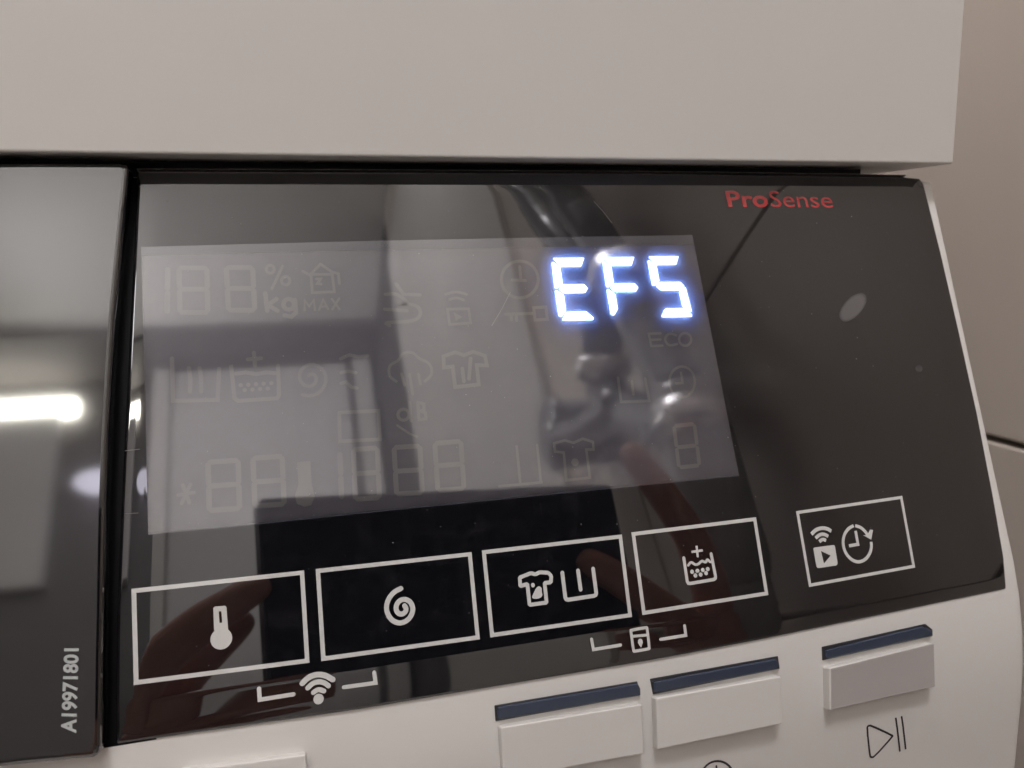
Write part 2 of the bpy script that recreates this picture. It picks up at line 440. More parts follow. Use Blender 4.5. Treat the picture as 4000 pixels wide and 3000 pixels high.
glass = mesh_obj('cover_glass', gv, gf, M['glass'], wm, uvs=guv, smooth=True, sheet=None)
# metal strip added as the bright highlight along the glass's top edge
lipc = [(u, v) for u, v in UV([(534, 659), (1400, 662), (2000, 666), (2600, 669.5), (3200, 678), (3540, 684)])]
lv, lf = [], []
for u, v in lipc: lv += [P2W(u, v - 0.12, -0.15), P2W(u, v + 0.13, 0.12), P2W(u, v + 0.13, -1.6), P2W(u, v - 0.12, -1.9)]
for k in range(len(lipc) - 1):
    for q in range(4): lf.append((k * 4 + q, k * 4 + (q + 1) % 4, k * 4 + 4 + (q + 1) % 4, k * 4 + 4 + q))
mesh_obj('edge_highlight_strip', lv, lf, M['lip'], wm)

# --- display (LCD) with border and active field
dT = UV([(551, 965), (1400, 942), (2000, 930), (2704, 918)]); dB = UV([(579, 2089), (1023, 2047), (1500, 1997), (2061, 1942), (2480, 1900), (2888, 1860)])
def quad_sheet(name, T, Bt, n, m, parent, N=24, uvs=True):
    v, f, uu = [], [], []
    for j in range(N + 1):
        t = j / N
        uT = T[0][0] + (T[-1][0] - T[0][0]) * t; uB = Bt[0][0] + (Bt[-1][0] - Bt[0][0]) * t
        a = (uT, lerp_uv(T, uT)); b = (uB, lerp_uv(Bt, uB))
        v += [P2W(*a, n), P2W(*b, n)]; uu += [a, b]
    for j in range(N): f.append((2 * j, 2 * j + 1, 2 * j + 3, 2 * j + 2))
    return mesh_obj(name, v, f, m, parent, uvs=uu, sheet=True)
lcd = quad_sheet('display', dT, dB, 0.02, M['lcd_edge'], wm)
aT = UV([(556, 1000), (1400, 978), (2000, 968), (2712, 956)]); aB = UV([(580, 2089), (1023, 2047), (1500, 1997), (2061, 1942), (2480, 1900), (2887, 1860)])
aB = [(u, v - 0.25) for u, v in aB]
quad_sheet('active_field', aT, aB, 0.026, M['lcd'], lcd)

# lit segments: the letters E F and a five, floating a little over the field behind them
S6 = 0.3165
SEG = [
 [(185, 185), (578, 182), (528, 288), (272, 285)], [(150, 235), (178, 232), (265, 300), (300, 495), (250, 550), (195, 550)],
 [(268, 560), (310, 510), (575, 507), (618, 560), (575, 612), (325, 612)], [(203, 582), (235, 578), (322, 640), (352, 835), (297, 908), (250, 890)],
 [(300, 945), (365, 845), (615, 838), (702, 915), (695, 940), (320, 952)],
 [(812, 180), (830, 172), (1192, 172), (1192, 195), (1150, 265), (905, 270)], [(778, 225), (810, 222), (898, 285), (930, 475), (865, 540), (828, 530)],
 [(897, 545), (945, 495), (1190, 488), (1240, 540), (1195, 592), (950, 590)], [(838, 565), (875, 562), (958, 630), (990, 800), (930, 885), (890, 870)],
 [(1370, 178), (1390, 160), (1740, 160), (1740, 185), (1695, 255), (1460, 262)], [(1338, 215), (1370, 212), (1455, 280), (1490, 455), (1445, 525), (1395, 515)],
 [(1458, 525), (1505, 485), (1745, 475), (1790, 525), (1745, 575), (1505, 580)], [(1765, 590), (1830, 530), (1860, 535), (1918, 835), (1905, 850), (1805, 775)],
 [(1508, 890), (1565, 802), (1805, 795), (1885, 870), (1885, 885), (1525, 908)]]
HL = 0.16
T7 = {'top': [(.05, 0), (.99, 0), (.86, .137), (.25, .137)], 'ul': [(0, .07), (.04, .062), (.235, .155), (.235, .41), (.09, .478), (0, .478)],
      'mid': [(.12, .492), (.235, .425), (.86, .425), (.955, .492), (.86, .56), (.235, .56)], 'll': [(0, .52), (.04, .512), (.235, .594), (.235, .845), (.10, .94), (.02, .925)],
      'bot': [(.10, .99), (.245, .865), (.80, .86), (.985, .965), (.97, 1), (.12, 1)], 'lr': [(.77, .59), (.92, .515), (.985, .52), (1, .9), (.98, .925), (.78, .83)]}
DIG = [(((170, 182), (580, 180), (262, 953), (703, 945)), ('top', 'ul', 'mid', 'll', 'bot')), (((797, 172), (1197, 170), (909, 936), (1330, 930)), ('top', 'ul', 'mid', 'll')),
       (((1353, 162), (1744, 160), (1490, 910), (1918, 905)), ('top', 'ul', 'mid', 'lr', 'bot'))]
SEG = []
for (q0, q1, q2, q3), names in DIG:
    for nm in names:
        SEG.append([tuple((q0[i] * (1 - x) + q1[i] * x) * (1 - y) + (q2[i] * (1 - x) + q3[i] * x) * y for i in (0, 1)) for x, y in T7[nm]])
for sg in SEG:
    p = soften(UV(crop(2100, 950, S6, sg), HL), 0.12)
    m = len(p)
    v = [P2W(u, w, HL) for u, w in p] + [P2W(u, w, HL - 0.04) for u, w in p]
    f = [tuple(range(m)), tuple(range(2 * m - 1, m - 1, -1))] + [(k, k + m, (k + 1) % m + m, (k + 1) % m) for k in range(m)]
    o = mesh_obj('lit_segment', v, f, M['lit'], lcd)
    o.data.materials.append(M['halo_glow']); o.data.materials.append(M['skirt'])
    for q, po in enumerate(o.data.polygons): po.material_index = 0 if q == 0 else 1 if q == 1 else 2

# unlit symbols of the display
def ghost(name, strokes=(), fills=(), w=20, closed=(), discs=()):
    """strokes in photo pixels, w stroke width in pixels (1 px is about 0.05 mm here)"""
    pr = Print(0.035)
    for s in strokes: pr.stroke(UV(s), w * 0.05)
    for s in closed: pr.stroke(UV(s), w * 0.05, closed=True)
    for s in fills: pr.fill(UV(s))
    for (x, y, r) in discs: pr.disc(at(x, y), r * 0.05)
    return pr.build(name, M['ghost'], lcd)
def ghost_digit(xl, xr, yt, ym, yb, sl=6, w=19, dy=0):
    g = 9
    def P(x, y): return (x + sl * (y - yt) / (yb - yt) * 2, y + dy * (x - xl) / max(1, xr - xl))
    st = []
    for y in (yt, ym, yb): st.append([P(xl + g, y), P(xr - g, y)])
    for x in (xl, xr):
        st.append([P(x, yt + g), P(x, ym - g)]); st.append([P(x, ym + g), P(x, yb - g)])
    pr = Print(0.035)
    for s in st: pr.stroke(UV(s), w * 0.05, cap=True)
    return pr.build('unlit_digit', M['ghost'], lcd)
def ghost_one(x, y0, y1, sl=4):
    ym = (y0 + y1) / 2
    return ghost('unlit_digit', [[(x, y0 + 6), (x + sl * .5, ym - 9)], [(x + sl * .5, ym + 9), (x + sl, y1 - 6)]], w=20)
ghost_one(655, 1048, 1222, -2)
ghost_digit(699, 808, 1047, 1130, 1221, 2); ghost_digit(884, 987, 1045, 1127, 1212, 4)
ghost('percent_sign', [[(1062, 1128), (1104, 1040)]], w=11, closed=[[(1056 + 16 * math.cos(k), 1052 + 16 * math.sin(k)) for k in [i * .6283 for i in range(10)]], [(1116 + 17 * math.cos(k), 1097 + 17 * math.sin(k)) for k in [i * .6283 for i in range(10)]]])
ghost('kg_lettering', [[(1036, 1146), (1044, 1214)], [(1080, 1168), (1046, 1192), (1084, 1214)], [(1152, 1172), (1156, 1222), (1138, 1238), (1112, 1232)]], w=17, closed=[[(1128 + 21 * math.cos(k), 1189 + 21 * math.sin(k)) for k in [i * .5236 for i in range(12)]]])
ghost('max_lettering', [[(1190, 1213), (1190, 1173), (1208, 1198), (1226, 1172), (1230, 1212)], [(1247, 1211), (1262, 1170), (1282, 1208)], [(1254, 1198), (1277, 1197)], [(1296, 1168), (1326, 1208)], [(1325, 1166), (1298, 1209)]], w=9)
ghost('load_symbol', [[(1183, 1060), (1210, 1075), (1252, 1032), (1296, 1062), (1322, 1070), (1326, 1108)], [(1236, 1090), (1252, 1090), (1240, 1108), (1254, 1110)]], w=11, closed=[[(1215, 1072), (1298, 1072), (1306, 1140), (1220, 1144)]])
ghost('basin_symbol', [[(672, 1400), (676, 1566), (850, 1562), (856, 1440)], [(738, 1438), (744, 1482), (742, 1530)], [(780, 1438), (786, 1482), (786, 1530)]], w=15)
ghost('rinse_symbol', [[(903, 1432), (916, 1556), (930, 1566), (1082, 1556), (1090, 1544), (1086, 1428)], [(922, 1460), (960, 1455), (1000, 1462), (1040, 1455), (1076, 1458)], [(992, 1378), (996, 1428)], [(968, 1404), (1020, 1400)]], w=15, discs=[(940 + 30 * k, 1505 - 2 * k, 8) for k in range(5)] + [(956 + 30 * k, 1524 - 2 * k, 8) for k in range(4)])
sp_pts = [(1212 + (8 + 9.6 * a) * math.cos(a * 1.0 + .6), 1474 + (8 + 9.6 * a) * 1.02 * math.sin(a * 1.0 + .6)) for a in [i * .35 for i in range(0, 33)] if a < 10.2]
sp_pts = [(1212 + (10 + 6.0 * a) * math.cos(a - 2.2), 1476 + (10 + 6.0 * a) * math.sin(a - 2.2)) for a in [i * .3 for i in range(36)]]
ghost('spin_symbol', [sp_pts + [(1176, 1400), (1214, 1388)]] if False else [sp_pts], w=13)
ghost('wind_symbol', [[(1330, 1402), (1365, 1386), (1400, 1394), (1436, 1390)], [(1332, 1456), (1360, 1450), (1390, 1456)], [(1332, 1498), (1352, 1492), (1372, 1512), (1394, 1516)]], w=13)
ghost('timer_box', [[(1325, 1612), (1328, 1724), (1484, 1716), (1478, 1604), (1330, 1612)]], w=14)
ghost('cloud_symbol', [smooth_line([(1548, 1490), (1518, 1470), (1520, 1425), (1558, 1410), (1570, 1378), (1612, 1374), (1636, 1402), (1680, 1418), (1690, 1462), (1660, 1490)]), [(1568, 1460), (1580, 1505)], [(1600, 1462), (1612, 1540)], [(1634, 1462), (1642, 1500)]], w=11)
ghost('decibel_lettering', [[(1600, 1572), (1606, 1644)], [(1636, 1640), (1632, 1572), (1656, 1578), (1656, 1602), (1636, 1606), (1662, 1612), (1664, 1636), (1636, 1640)]], w=12, closed=[[(1576 + 22 * math.cos(k), 1620 + 22 * math.sin(k)) for k in [i * .5236 for i in range(12)]]])
ghost('stroke_symbol', [[(1552, 1662), (1600, 1694), (1628, 1706)]], w=9)
ghost('shirt_symbol', closed=[[(1732, 1392), (1778, 1376), (1812, 1388), (1848, 1374), (1894, 1390), (1902, 1428), (1862, 1426), (1870, 1502), (1778, 1512), (1768, 1432), (1734, 1436)]], strokes=[[(1806, 1440), (1812, 1490)], [(1838, 1400), (1832, 1480)]], w=15)
ghost('steam_symbol', [smooth_line([(1506, 1150), (1552, 1146), (1600, 1188), (1556, 1190), (1620, 1188), (1646, 1214), (1634, 1248), (1580, 1258), (1500, 1260), (1522, 1272)]), [(1548, 1110), (1576, 1150), (1640, 1152)], [(1502, 1208), (1590, 1214)]], w=14)
ghost('remote_symbol', [smooth_line([(1740, 1150), (1780, 1138), (1822, 1150)]), smooth_line([(1756, 1170), (1784, 1162), (1810, 1172)])], w=11, closed=[[(1748, 1208), (1830, 1206), (1838, 1262), (1756, 1268)]], fills=[[(1772, 1220), (1806, 1238), (1780, 1254)]])
ghost('clock_symbol', [[(2030, 1042), (2034, 1096)], [(2000, 1094), (2052, 1096)]], closed=[[(2030 + 72 * math.cos(k), 1092 + 72 * math.sin(k)) for k in [i * 2 * math.pi / 36 for i in range(36)]]], w=13)
ghost('key_symbol', [[(1974, 1228), (2088, 1224)], [(1996, 1230), (1998, 1250)], [(2016, 1230), (2018, 1252)]], closed=[[(2084, 1202), (2132, 1200), (2138, 1248), (2090, 1250)]], w=13)
ghost('eco_lettering', [[(2580, 1302), (2534, 1304), (2544, 1352), (2588, 1350)], [(2540, 1328), (2580, 1326)], smooth_line([(2640, 1310), (2612, 1300), (2594, 1326), (2612, 1352), (2644, 1344)])], closed=[[(2676 + 24 * math.cos(k), 1326 + 25 * math.sin(k)) for k in [i * .449 for i in range(14)]]], w=11)
ghost('lock_symbol', [[(2414, 1476), (2426, 1570), (2536, 1566), (2520, 1478)], [(2468, 1490), (2474, 1540)]], w=12)
ghost('clock_symbol', closed=[[(2664 + 50 * math.cos(k), 1492 + 60 * math.sin(k)) for k in [i * 2 * math.pi / 30 for i in range(30)]]], strokes=[[(2660, 1456), (2666, 1496), (2640, 1498)]], w=11)
ghost('snowflake_symbol', [[(696, 1934), (758, 1924)], [(714, 1896), (740, 1964)], [(744, 1892), (710, 1966)]], w=13)
ghost_digit(812, 930, 1806, 1899, 1994, 3, dy=-8); ghost_digit(988, 1102, 1790, 1883, 1977, 4, dy=-8)
ghost('thermometer_symbol', fills=[[(1160, 1806), (1212, 1800), (1218, 1890), (1230, 1940), (1216, 1972), (1190, 1980), (1160, 1968), (1152, 1936), (1166, 1892)]])
ghost_one(1328, 1770, 1946, 6)
ghost_digit(1380, 1474, 1756, 1851, 1950, 4, dy=-6); ghost_digit(1539, 1640, 1748, 1841, 1930, 5, dy=-6); ghost_digit(1698, 1800, 1732, 1820, 1916, 6, dy=-8)
ghost('basin_symbol', [[(2018, 1744), (2032, 1886)], [(2098, 1738), (2112, 1880)], [(1950, 1900), (2116, 1884)]], w=11)
ghost('stain_symbol', closed=[[(2164, 1732), (2206, 1720), (2240, 1730), (2276, 1714), (2316, 1726), (2318, 1756), (2290, 1756), (2304, 1866), (2212, 1876), (2202, 1768), (2168, 1764)]], discs=[(2246, 1806, 16)], w=11)
ghost_digit(2632, 2712, 1664, 1748, 1826, 10, w=17, dy=-8)

def type_print(name, word, quad, n, m, parent, bold=0.0):
    """flat lettering: the word set in the built-in typeface, laid into a corner-to-corner quad (TL, TR, BL, BR in photo pixels)"""
    cu = bpy.data.curves.new(name, 'FONT'); cu.body = word; cu.offset = bold; cu.resolution_u = 4
    ob = bpy.data.objects.new(name, cu); COL.objects.link(ob)
    me = bpy.data.meshes.new_from_object(ob.evaluated_get(bpy.context.evaluated_depsgraph_get()))
    bpy.data.objects.remove(ob); bpy.data.curves.remove(cu)
    co = [v.co.copy() for v in me.vertices]; fa = [tuple(p.vertices) for p in me.polygons]; bpy.data.meshes.remove(me)
    x0, x1 = min(c.x for c in co), max(c.x for c in co); h = 0.70
    tl, tr, bl_, br = quad; out = []
    for c in co:
        x, y = (c.x - x0) / (x1 - x0), 1 - c.y / h
        px = [(tl[i] * (1 - x) + tr[i] * x) * (1 - y) + (bl_[i] * (1 - x) + br[i] * x) * y for i in (0, 1)]
        out.append(P2W(*at(px[0], px[1], n), n))
    return mesh_obj(name, out, fa, m, parent, sheet=True)
# --- print on the glass
def icon(name, m=None): return Print(0.03), name
def finish(pr, name, m='print'): return pr.build(name, M[m], glass)
K = 0.3617; K7 = 0.2713
boxes = [[(523, 2308), (1180, 2237), (1200, 2581), (532, 2666)], [(1242, 2230), (1835, 2165), (1866, 2490), (1263, 2573)],
         [(1890, 2157), (2423, 2096), (2461, 2403), (1922, 2481)], [(2473.5, 2086), (2948, 2028), (2994, 2318), (2515, 2394)],
         [(3115, 2002), (3520, 1943), (3569, 2212), (3164, 2286)]]
for b in boxes:
    pr = Print(0.03); pr.stroke(UV(b), 0.76 if b[0][0] < 3000 else 0.66, closed=True); finish(pr, 'touch_frame')
def mm(crop_px, s): return crop_px * s * 0.0485
pr = Print()
pr.fill(soften(UV(crop(480, 2100, K, [(976, 745), (1118, 735), (1138, 1010), (985, 1016)])), .25)); c = UV(crop(480, 2100, K, [(1063, 1092), (1181, 1082), (1068, 1208)]))
pr.disc(c[0], abs(c[1][0] - c[0][0]), abs(c[2][1] - c[0][1]), 28)
finish(pr, 'thermometer_icon')
pr = Print(0.05); pr.fill(UV(crop(480, 2100, K, [(1036, 797), (1064, 795), (1072, 918), (1044, 920)]))); finish(pr, 'thermometer_slot', 'cut')
pr = Print(); pr.stroke(UV(crop(1200, 2000, K, smooth_line([(1012, 826), (940, 860), (880, 930), (852, 1020), (865, 1095), (905, 1160), (962, 1195), (1020, 1199), (1085, 1170), (1130, 1110), (1145, 1040), (1118, 972), (1062, 940), (1005, 950), (965, 995), (957, 1050), (980, 1095), (1025, 1105), (1062, 1080), (1070, 1040), (1052, 1012)]))), mm(52, K)); finish(pr, 'spiral_icon')
pr = Print()
pr.stroke(UV(crop(1850, 2000, K, soften([(497, 708), (618, 660), (668, 674), (712, 650), (808, 656), (838, 692), (834, 758), (766, 766), (788, 978), (604, 1002), (580, 778), (505, 800)], 9))), mm(42, K), closed=True)
pr.fill(UV(crop(1850, 2000, K, smooth_line([(640, 890), (680, 810), (712, 800), (738, 825), (735, 860), (746, 900), (720, 930), (660, 940), (625, 925)], True, 1)))); pr.disc(at(1850 + 640 * K, 2000 + 790 * K), mm(22, K), mm(25, K))
finish(pr, 'shirt_icon')
pr = Print(); pr.stroke(UV(crop(1850, 2000, K, [(957, 655), (990, 925), (1000, 942), (1020, 948), (1300, 905), (1318, 895), (1324, 875), (1290, 612)])), mm(44, K)); pr.stroke(UV(crop(1850, 2000, K, [(1127, 632), (1155, 838)])), mm(44, K)); finish(pr, 'trough_icon')
pr = Print()
pr.stroke(UV(crop(2450, 1900, K, [(610, 772), (648, 1028), (660, 1046), (680, 1048), (935, 1005), (952, 992), (953, 970), (906, 728)])), mm(38, K))
pr.stroke(UV(crop(2450, 1900, K, [(748, 640), (762, 765)])), mm(28, K), cap=False); pr.stroke(UV(crop(2450, 1900, K, [(693, 708), (815, 690)])), mm(28, K), cap=False)
pr.stroke(UV(crop(2450, 1900, K, smooth_line([(658, 852), (690, 812), (735, 850), (775, 835), (805, 800), (850, 825), (860, 785), (895, 815)]))), mm(30, K))
for x, y in [(700, 922), (757, 912), (815, 903), (868, 893), (735, 962), (792, 952), (850, 936)]: pr.disc(at(2450 + x * K, 1900 + y * K), mm(25, K), mm(25, K), 14)
finish(pr, 'basin_icon')
pr = Print()
for pts, w in [([(330, 655), (375, 608), (440, 586), (500, 594), (545, 622)], 46), ([(375, 698), (412, 662), (460, 650), (512, 678)], 42), ([(415, 735), (450, 706), (488, 722)], 42)]:
    pr.stroke(UV(crop(3050, 1850, K, smooth_line(pts))), mm(w, K), cap=False)
pr.fill(UV(crop(3050, 1850, K, [(350, 815), (352, 805), (362, 798), (560, 772), (575, 773), (583, 782), (612, 960), (611, 978), (598, 992), (410, 1020), (393, 1016), (384, 1004)])))
finish(pr, 'remote_start_icon')
pr = Print(0.05); pr.fill(UV(crop(3050, 1850, K, [(432, 836), (536, 884), (465, 970)]))); finish(pr, 'play_triangle', 'cut')
pr = Print()
pr.stroke(UV(crop(3050, 1850, K, smooth_line([(786, 562), (728, 592), (682, 660), (668, 750), (690, 842), (738, 910), (800, 950), (862, 954), (925, 918), (965, 855), (980, 785), (974, 735)]))), mm(40, K), cap=False)
pr.stroke(UV(crop(3050, 1850, K, smooth_line([(803, 563), (860, 578), (912, 625), (940, 672)]))), mm(40, K), cap=False)
pr.fill(UV(crop(3050, 1850, K, [(884, 664), (932, 668), (962, 604), (994, 608), (976, 714)])))
pr.stroke(UV(crop(3050, 1850, K, [(806, 618), (832, 764), (735, 780)])), mm(38, K), cap=False)
finish(pr, 'delay_clock_icon')
pr = Print()
for pts, w in [([(850, 440), (935, 352), (1060, 308), (1180, 322), (1290, 385)], 74), ([(930, 505), (1000, 437), (1090, 412), (1170, 430), (1228, 475)], 66), ([(1010, 572), (1080, 522), (1162, 550)], 64)]:
    pr.stroke(UV(crop(950, 2550, K7, smooth_line(pts))), mm(w, K7))
pr.disc(at(950 + 1085 * K7, 2550 + 665 * K7), mm(68, K7)); finish(pr, 'wifi_icon')
for pts in [[(228, 515), (238, 675), (725, 597)], [(1448, 495), (1905, 432), (1886, 282)]]:
    pr = Print(); pr.stroke(UV(crop(950, 2550, K7, pts)), mm(54, K7)); finish(pr, 'bracket_mark')
pr = Print()
pr.stroke(UV(crop(2250, 2350, K7, smooth_line([(792, 410), (1010, 372), (1022, 380), (1056, 668), (1045, 680), (840, 716), (826, 706), (790, 430)], True, 1))), mm(44, K7), closed=True)
pr.stroke(UV(crop(2250, 2350, K7, [(815, 500), (1028, 480)])), mm(40, K7), cap=False)
pr.disc(at(2250 + 925 * K7, 2350 + 572 * K7), mm(38, K7)); pr.fill(UV(crop(2250, 2350, K7, [(888, 588), (964, 582), (936, 665)])))
finish(pr, 'lock_icon')
for pts in [[(222, 542), (250, 690), (640, 626)], [(1217, 543), (1580, 485), (1562, 347)]]:
    pr = Print(); pr.stroke(UV(crop(2250, 2350, K7, pts)), mm(48, K7)); finish(pr, 'bracket_mark')
# red lettering
LT = [('P', 44, [[(385, 362), (422, 500)], [(392, 362), (460, 355), (500, 395), (490, 430), (415, 448)]]),
      ('r', 40, [[(578, 402), (600, 500)], [(590, 440), (612, 412), (640, 405)]]),
      ('o', 40, None), ('S', 22, [[(930, 375), (880, 350), (835, 375), (850, 415), (915, 440), (955, 475), (945, 510), (900, 520), (865, 505)]]),
      ('e', 22, [[(1005, 465), (1097, 455), (1080, 410), (1040, 400), (1003, 430), (1010, 480), (1045, 515), (1100, 505)]]),
      ('n', 22, [[(1150, 400), (1180, 515)], [(1157, 430), (1200, 400), (1235, 420), (1262, 515)]]),
      ('s', 22, [[(1378, 410), (1330, 400), (1298, 425), (1330, 455), (1380, 475), (1390, 505), (1350, 520), (1318, 510)]]),
      ('e', 22, [[(1430, 468), (1524, 452), (1507, 410), (1460, 400), (1422, 432), (1438, 482), (1475, 520), (1532, 510)]])]
type_print('lettering', 'Pro', crop(2700, 620, K, [(362, 348), (808, 342), (402, 514), (838, 518)]), 0.04, M['red'], glass, 0.022)
type_print('lettering', 'Sense', crop(2700, 620, K, [(828, 344), (1498, 356), (868, 520), (1540, 528)]), 0.04, M['red'], glass)

# fine scratches, specks of dust
for a, b, w in [((1921, 1272), (1993, 1142), .12), ((2319, 786), (2390, 871), .07), ((489, 1761), (545, 1755), .10), ((488, 2007), (540, 2004), .07)]:
    pr = Print(0.045); pr.stroke(UV([a, ((a[0] + b[0]) / 2 + 3, (a[1] + b[1]) / 2), b]), w); finish(pr, 'scratch', 'dust')
dv, df = [], []
def speck(u, v, n, r):
    i = len(dv); a0 = random.random() * 6; k = 5; el = random.uniform(.5, 1.0); rt = random.random() * 3
    for q in range(k):
        a = a0 + q * 2 * math.pi / k; x, y = r * math.cos(a) * random.uniform(.6, 1.2), r * el * math.sin(a)
        dv.append(P2W(u + x * math.cos(rt) - y * math.sin(rt), v + x * math.sin(rt) + y * math.cos(rt), n))
    dv.append(P2W(u, v, n + r * 0.5))
    for q in range(k): df.append((i + (q + 1) % k, i + q, i + k))
for _ in range(420):
    u, v = random.uniform(3, 178), random.uniform(-10, 78)
    speck(u, v, 0.06, random.choice([.05, .06, .07, .09, .12]) * random.uniform(.6, 1.1))
for x, y in [(3326, 846), (3190, 872), (3060, 744), (3348, 1319), (1210, 1930), (2270, 2048), (2410, 2047), (3170, 1227), (2870, 1590), (3345, 1402), (3410, 1430), (1535, 2120), (3270, 1830), (2950, 1940)]:
    u, v = at(x, y); speck(u, v, 0.06, .17)
du = mesh_obj('dust', dv, df, M['dust'], wm); du['kind'] = 'stuff'

# --- drawer front left of the glass
DNH = 3.6
de = [(-50, 634), (150, 633), (470, 635), (492, 640), (503, 655), (476, 930), (447, 1242), (424, 1640), (411, 1970), (400, 2590), (396, 2910), (388, 2946), (360, 2962), (150, 2982), (-60, 3004)]
do = UV(de, DNH)
uL = -210.0
do = [(uL, do[0][1])] + do + [(uL, do[-1][1] + 3)]
m = len(do)
v = [P2W(u, w, DNH) for u, w in do] + [P2W(u, w, -1.2) for u, w in do]
f = [tuple(range(m - 1, -1, -1)), tuple(range(m, 2 * m))] + [(k, (k + 1) % m, (k + 1) % m + m, k + m) for k in range(m)]
drawer = mesh_obj('drawer_front', v, f, M['drawer'], wm)
bevel(drawer, 1.0, 4, 50)
for p in drawer.data.polygons: p.use_smooth = False
gp = [(-70, -18), (4, -18), (4, 92), (-70, 92)]
pr = Print(-3.6); pr.fill([(u - (12 if u < 0 else 0) * 0, w) for u, w in gp]); mesh_obj('drawer_gap', pr.v, pr.f, M['black'], wm, sheet=True)
# number printed up the drawer's edge
GL = {'A': [[(-.42, 0), (0, 1), (.42, 0)], [(-.25, .34), (.25, .34)]], '1': [[(-.28, .74), (.08, .98), (.08, 0)]],
      '9': [[(.34, .66), (.22, .92), (-.1, .98), (-.36, .76), (-.26, .48), (.06, .42), (.34, .66), (.2, .3), (-.1, 0)]], '7': [[(-.38, .95), (.38, .95), (-.08, 0)]],
      '8': [[(0, .52), (-.3, .7), (-.2, .95), (.2, .95), (.3, .7), (0, .52), (-.36, .28), (-.2, .02), (.2, .02), (.36, .28), (0, .52)]],
      '0': [[(0, .98), (-.34, .75), (-.34, .25), (0, .02), (.34, .25), (.34, .75), (0, .98)]]}
cy = [1125, 1000, 888, 757, 632, 520, 408, 270, 145]
type_print('serial_lettering', 'A19971801', crop(0, 2500, 0.3014, [(792, 1200), (834, 108), (980, 1208), (1014, 108)]), DNH + 0.03, M['serial'], drawer, 0.03)

# --- push buttons
def prism(name, px, lift0, lift1, m, parent, bv=None, seg=3):
    top = [atf(x, y, lift1) for x, y in px]
    k = len(top)
    v = [P2W(*p) for p in top] + [P2W(u, w, prof(w) + lift0 - 0.55) for u, w, n in top]
    f = [tuple(range(k - 1, -1, -1)), tuple(range(k, 2 * k))] + [(a, (a + 1) % k, (a + 1) % k + k, a + k) for a in range(k)]
    o = mesh_obj(name, v, f, m, parent)
    if bv: bevel(o, bv, seg, 40)
    return o
LB = 1.7
BTN = [('white_plastic', [(1954, 2842), (2508, 2750), (2517, 2945), (1966, 3045)], [(1945, 2763), (2493, 2670), (2503, 2690), (2504, 2716), (1950, 2812), (1945, 2800)], [(1932, 2756), (2490, 2662), (2503, 2716), (1936, 2818)]),
       ('white_plastic', [(2562, 2727), (3052, 2642), (3058, 2828), (2569, 2929)], [(2556, 2664), (3030, 2574), (3044, 2588), (3047, 2612), (2566, 2706), (2556, 2696)], [(2540, 2652), (3040, 2563), (3047, 2612), (2552, 2713)]),
       ('silver', [(3240, 2610), (3649, 2513), (3653, 2682), (3242, 2777)], [(3228, 2540), (3606, 2447), (3640, 2462), (3643, 2484), (3238, 2574), (3228, 2566)], [(3212, 2527), (3616, 2437), (3644, 2460), (3644, 2484), (3214, 2580)]),
       ('white_plastic', [(700, 3012), (1194, 2947), (1206, 3080), (700, 3150)], None, None)]
for mk, face, win, sock in BTN:
    b = prism('push_button', face, -0.3, LB, M['white_plastic'], wm, 0.35)
    if mk == 'silver':
        ins = [(face[0][0] + 5, face[0][1] + 2), (face[1][0], face[1][1] + 1), (face[2][0], face[2][1]), (face[3][0] + 4, face[3][1] - 3)]
        prism('button_face', ins, 1.4, LB + 0.02, M['silver'], b, 0.12, 1)
    if win:
        prism('window_socket', sock, -0.2, 0.12 - 0.55 + 0.12, M['phone_rim'], b, 0.1, 1)
        prism('indicator_window', win, -0.2, 0.35, M['window'], b, 0.3, 2)
# symbols under the buttons
pr = Print(-0.50, prof)
def UVF(px): return [atf(x, y, -0.5)[:2] for x, y in px]
C4 = 0.4069
pr.stroke(UVF(crop(3100, 2350, C4, smooth_line([(705, 1215), (715, 1192), (745, 1190), (948, 1285), (950, 1296), (775, 1490), (745, 1496), (732, 1480)], True, 1))), 0.44, closed=True)
pr.stroke(UVF(crop(3100, 2350, C4, [(980, 1115), (1021, 1440)])), 0.44, cap=False); pr.stroke(UVF(crop(3100, 2350, C4, [(1036, 1100), (1076, 1418)])), 0.44, cap=False)
pr.build('start_pause_symbol', M['ink'], fascia)
pr = Print(-0.50, prof)
pr.stroke(UVF([(2803 + 62 * math.cos(i * math.pi / 16), 3033 + 60 * math.sin(i * math.pi / 16)) for i in range(32)]), 0.44, closed=True)
pr.stroke(UVF([(2798, 2992), (2802, 3034), (2830, 3030)]), 0.40)
pr.build('timer_symbol', M['ink'], fascia)

# ================================================================== THINGS IN FRONT, SEEN IN THE GLASS
def C2W(r, d, f): return CAM + (RI * r + DN * d + FW * f) / 1000.0
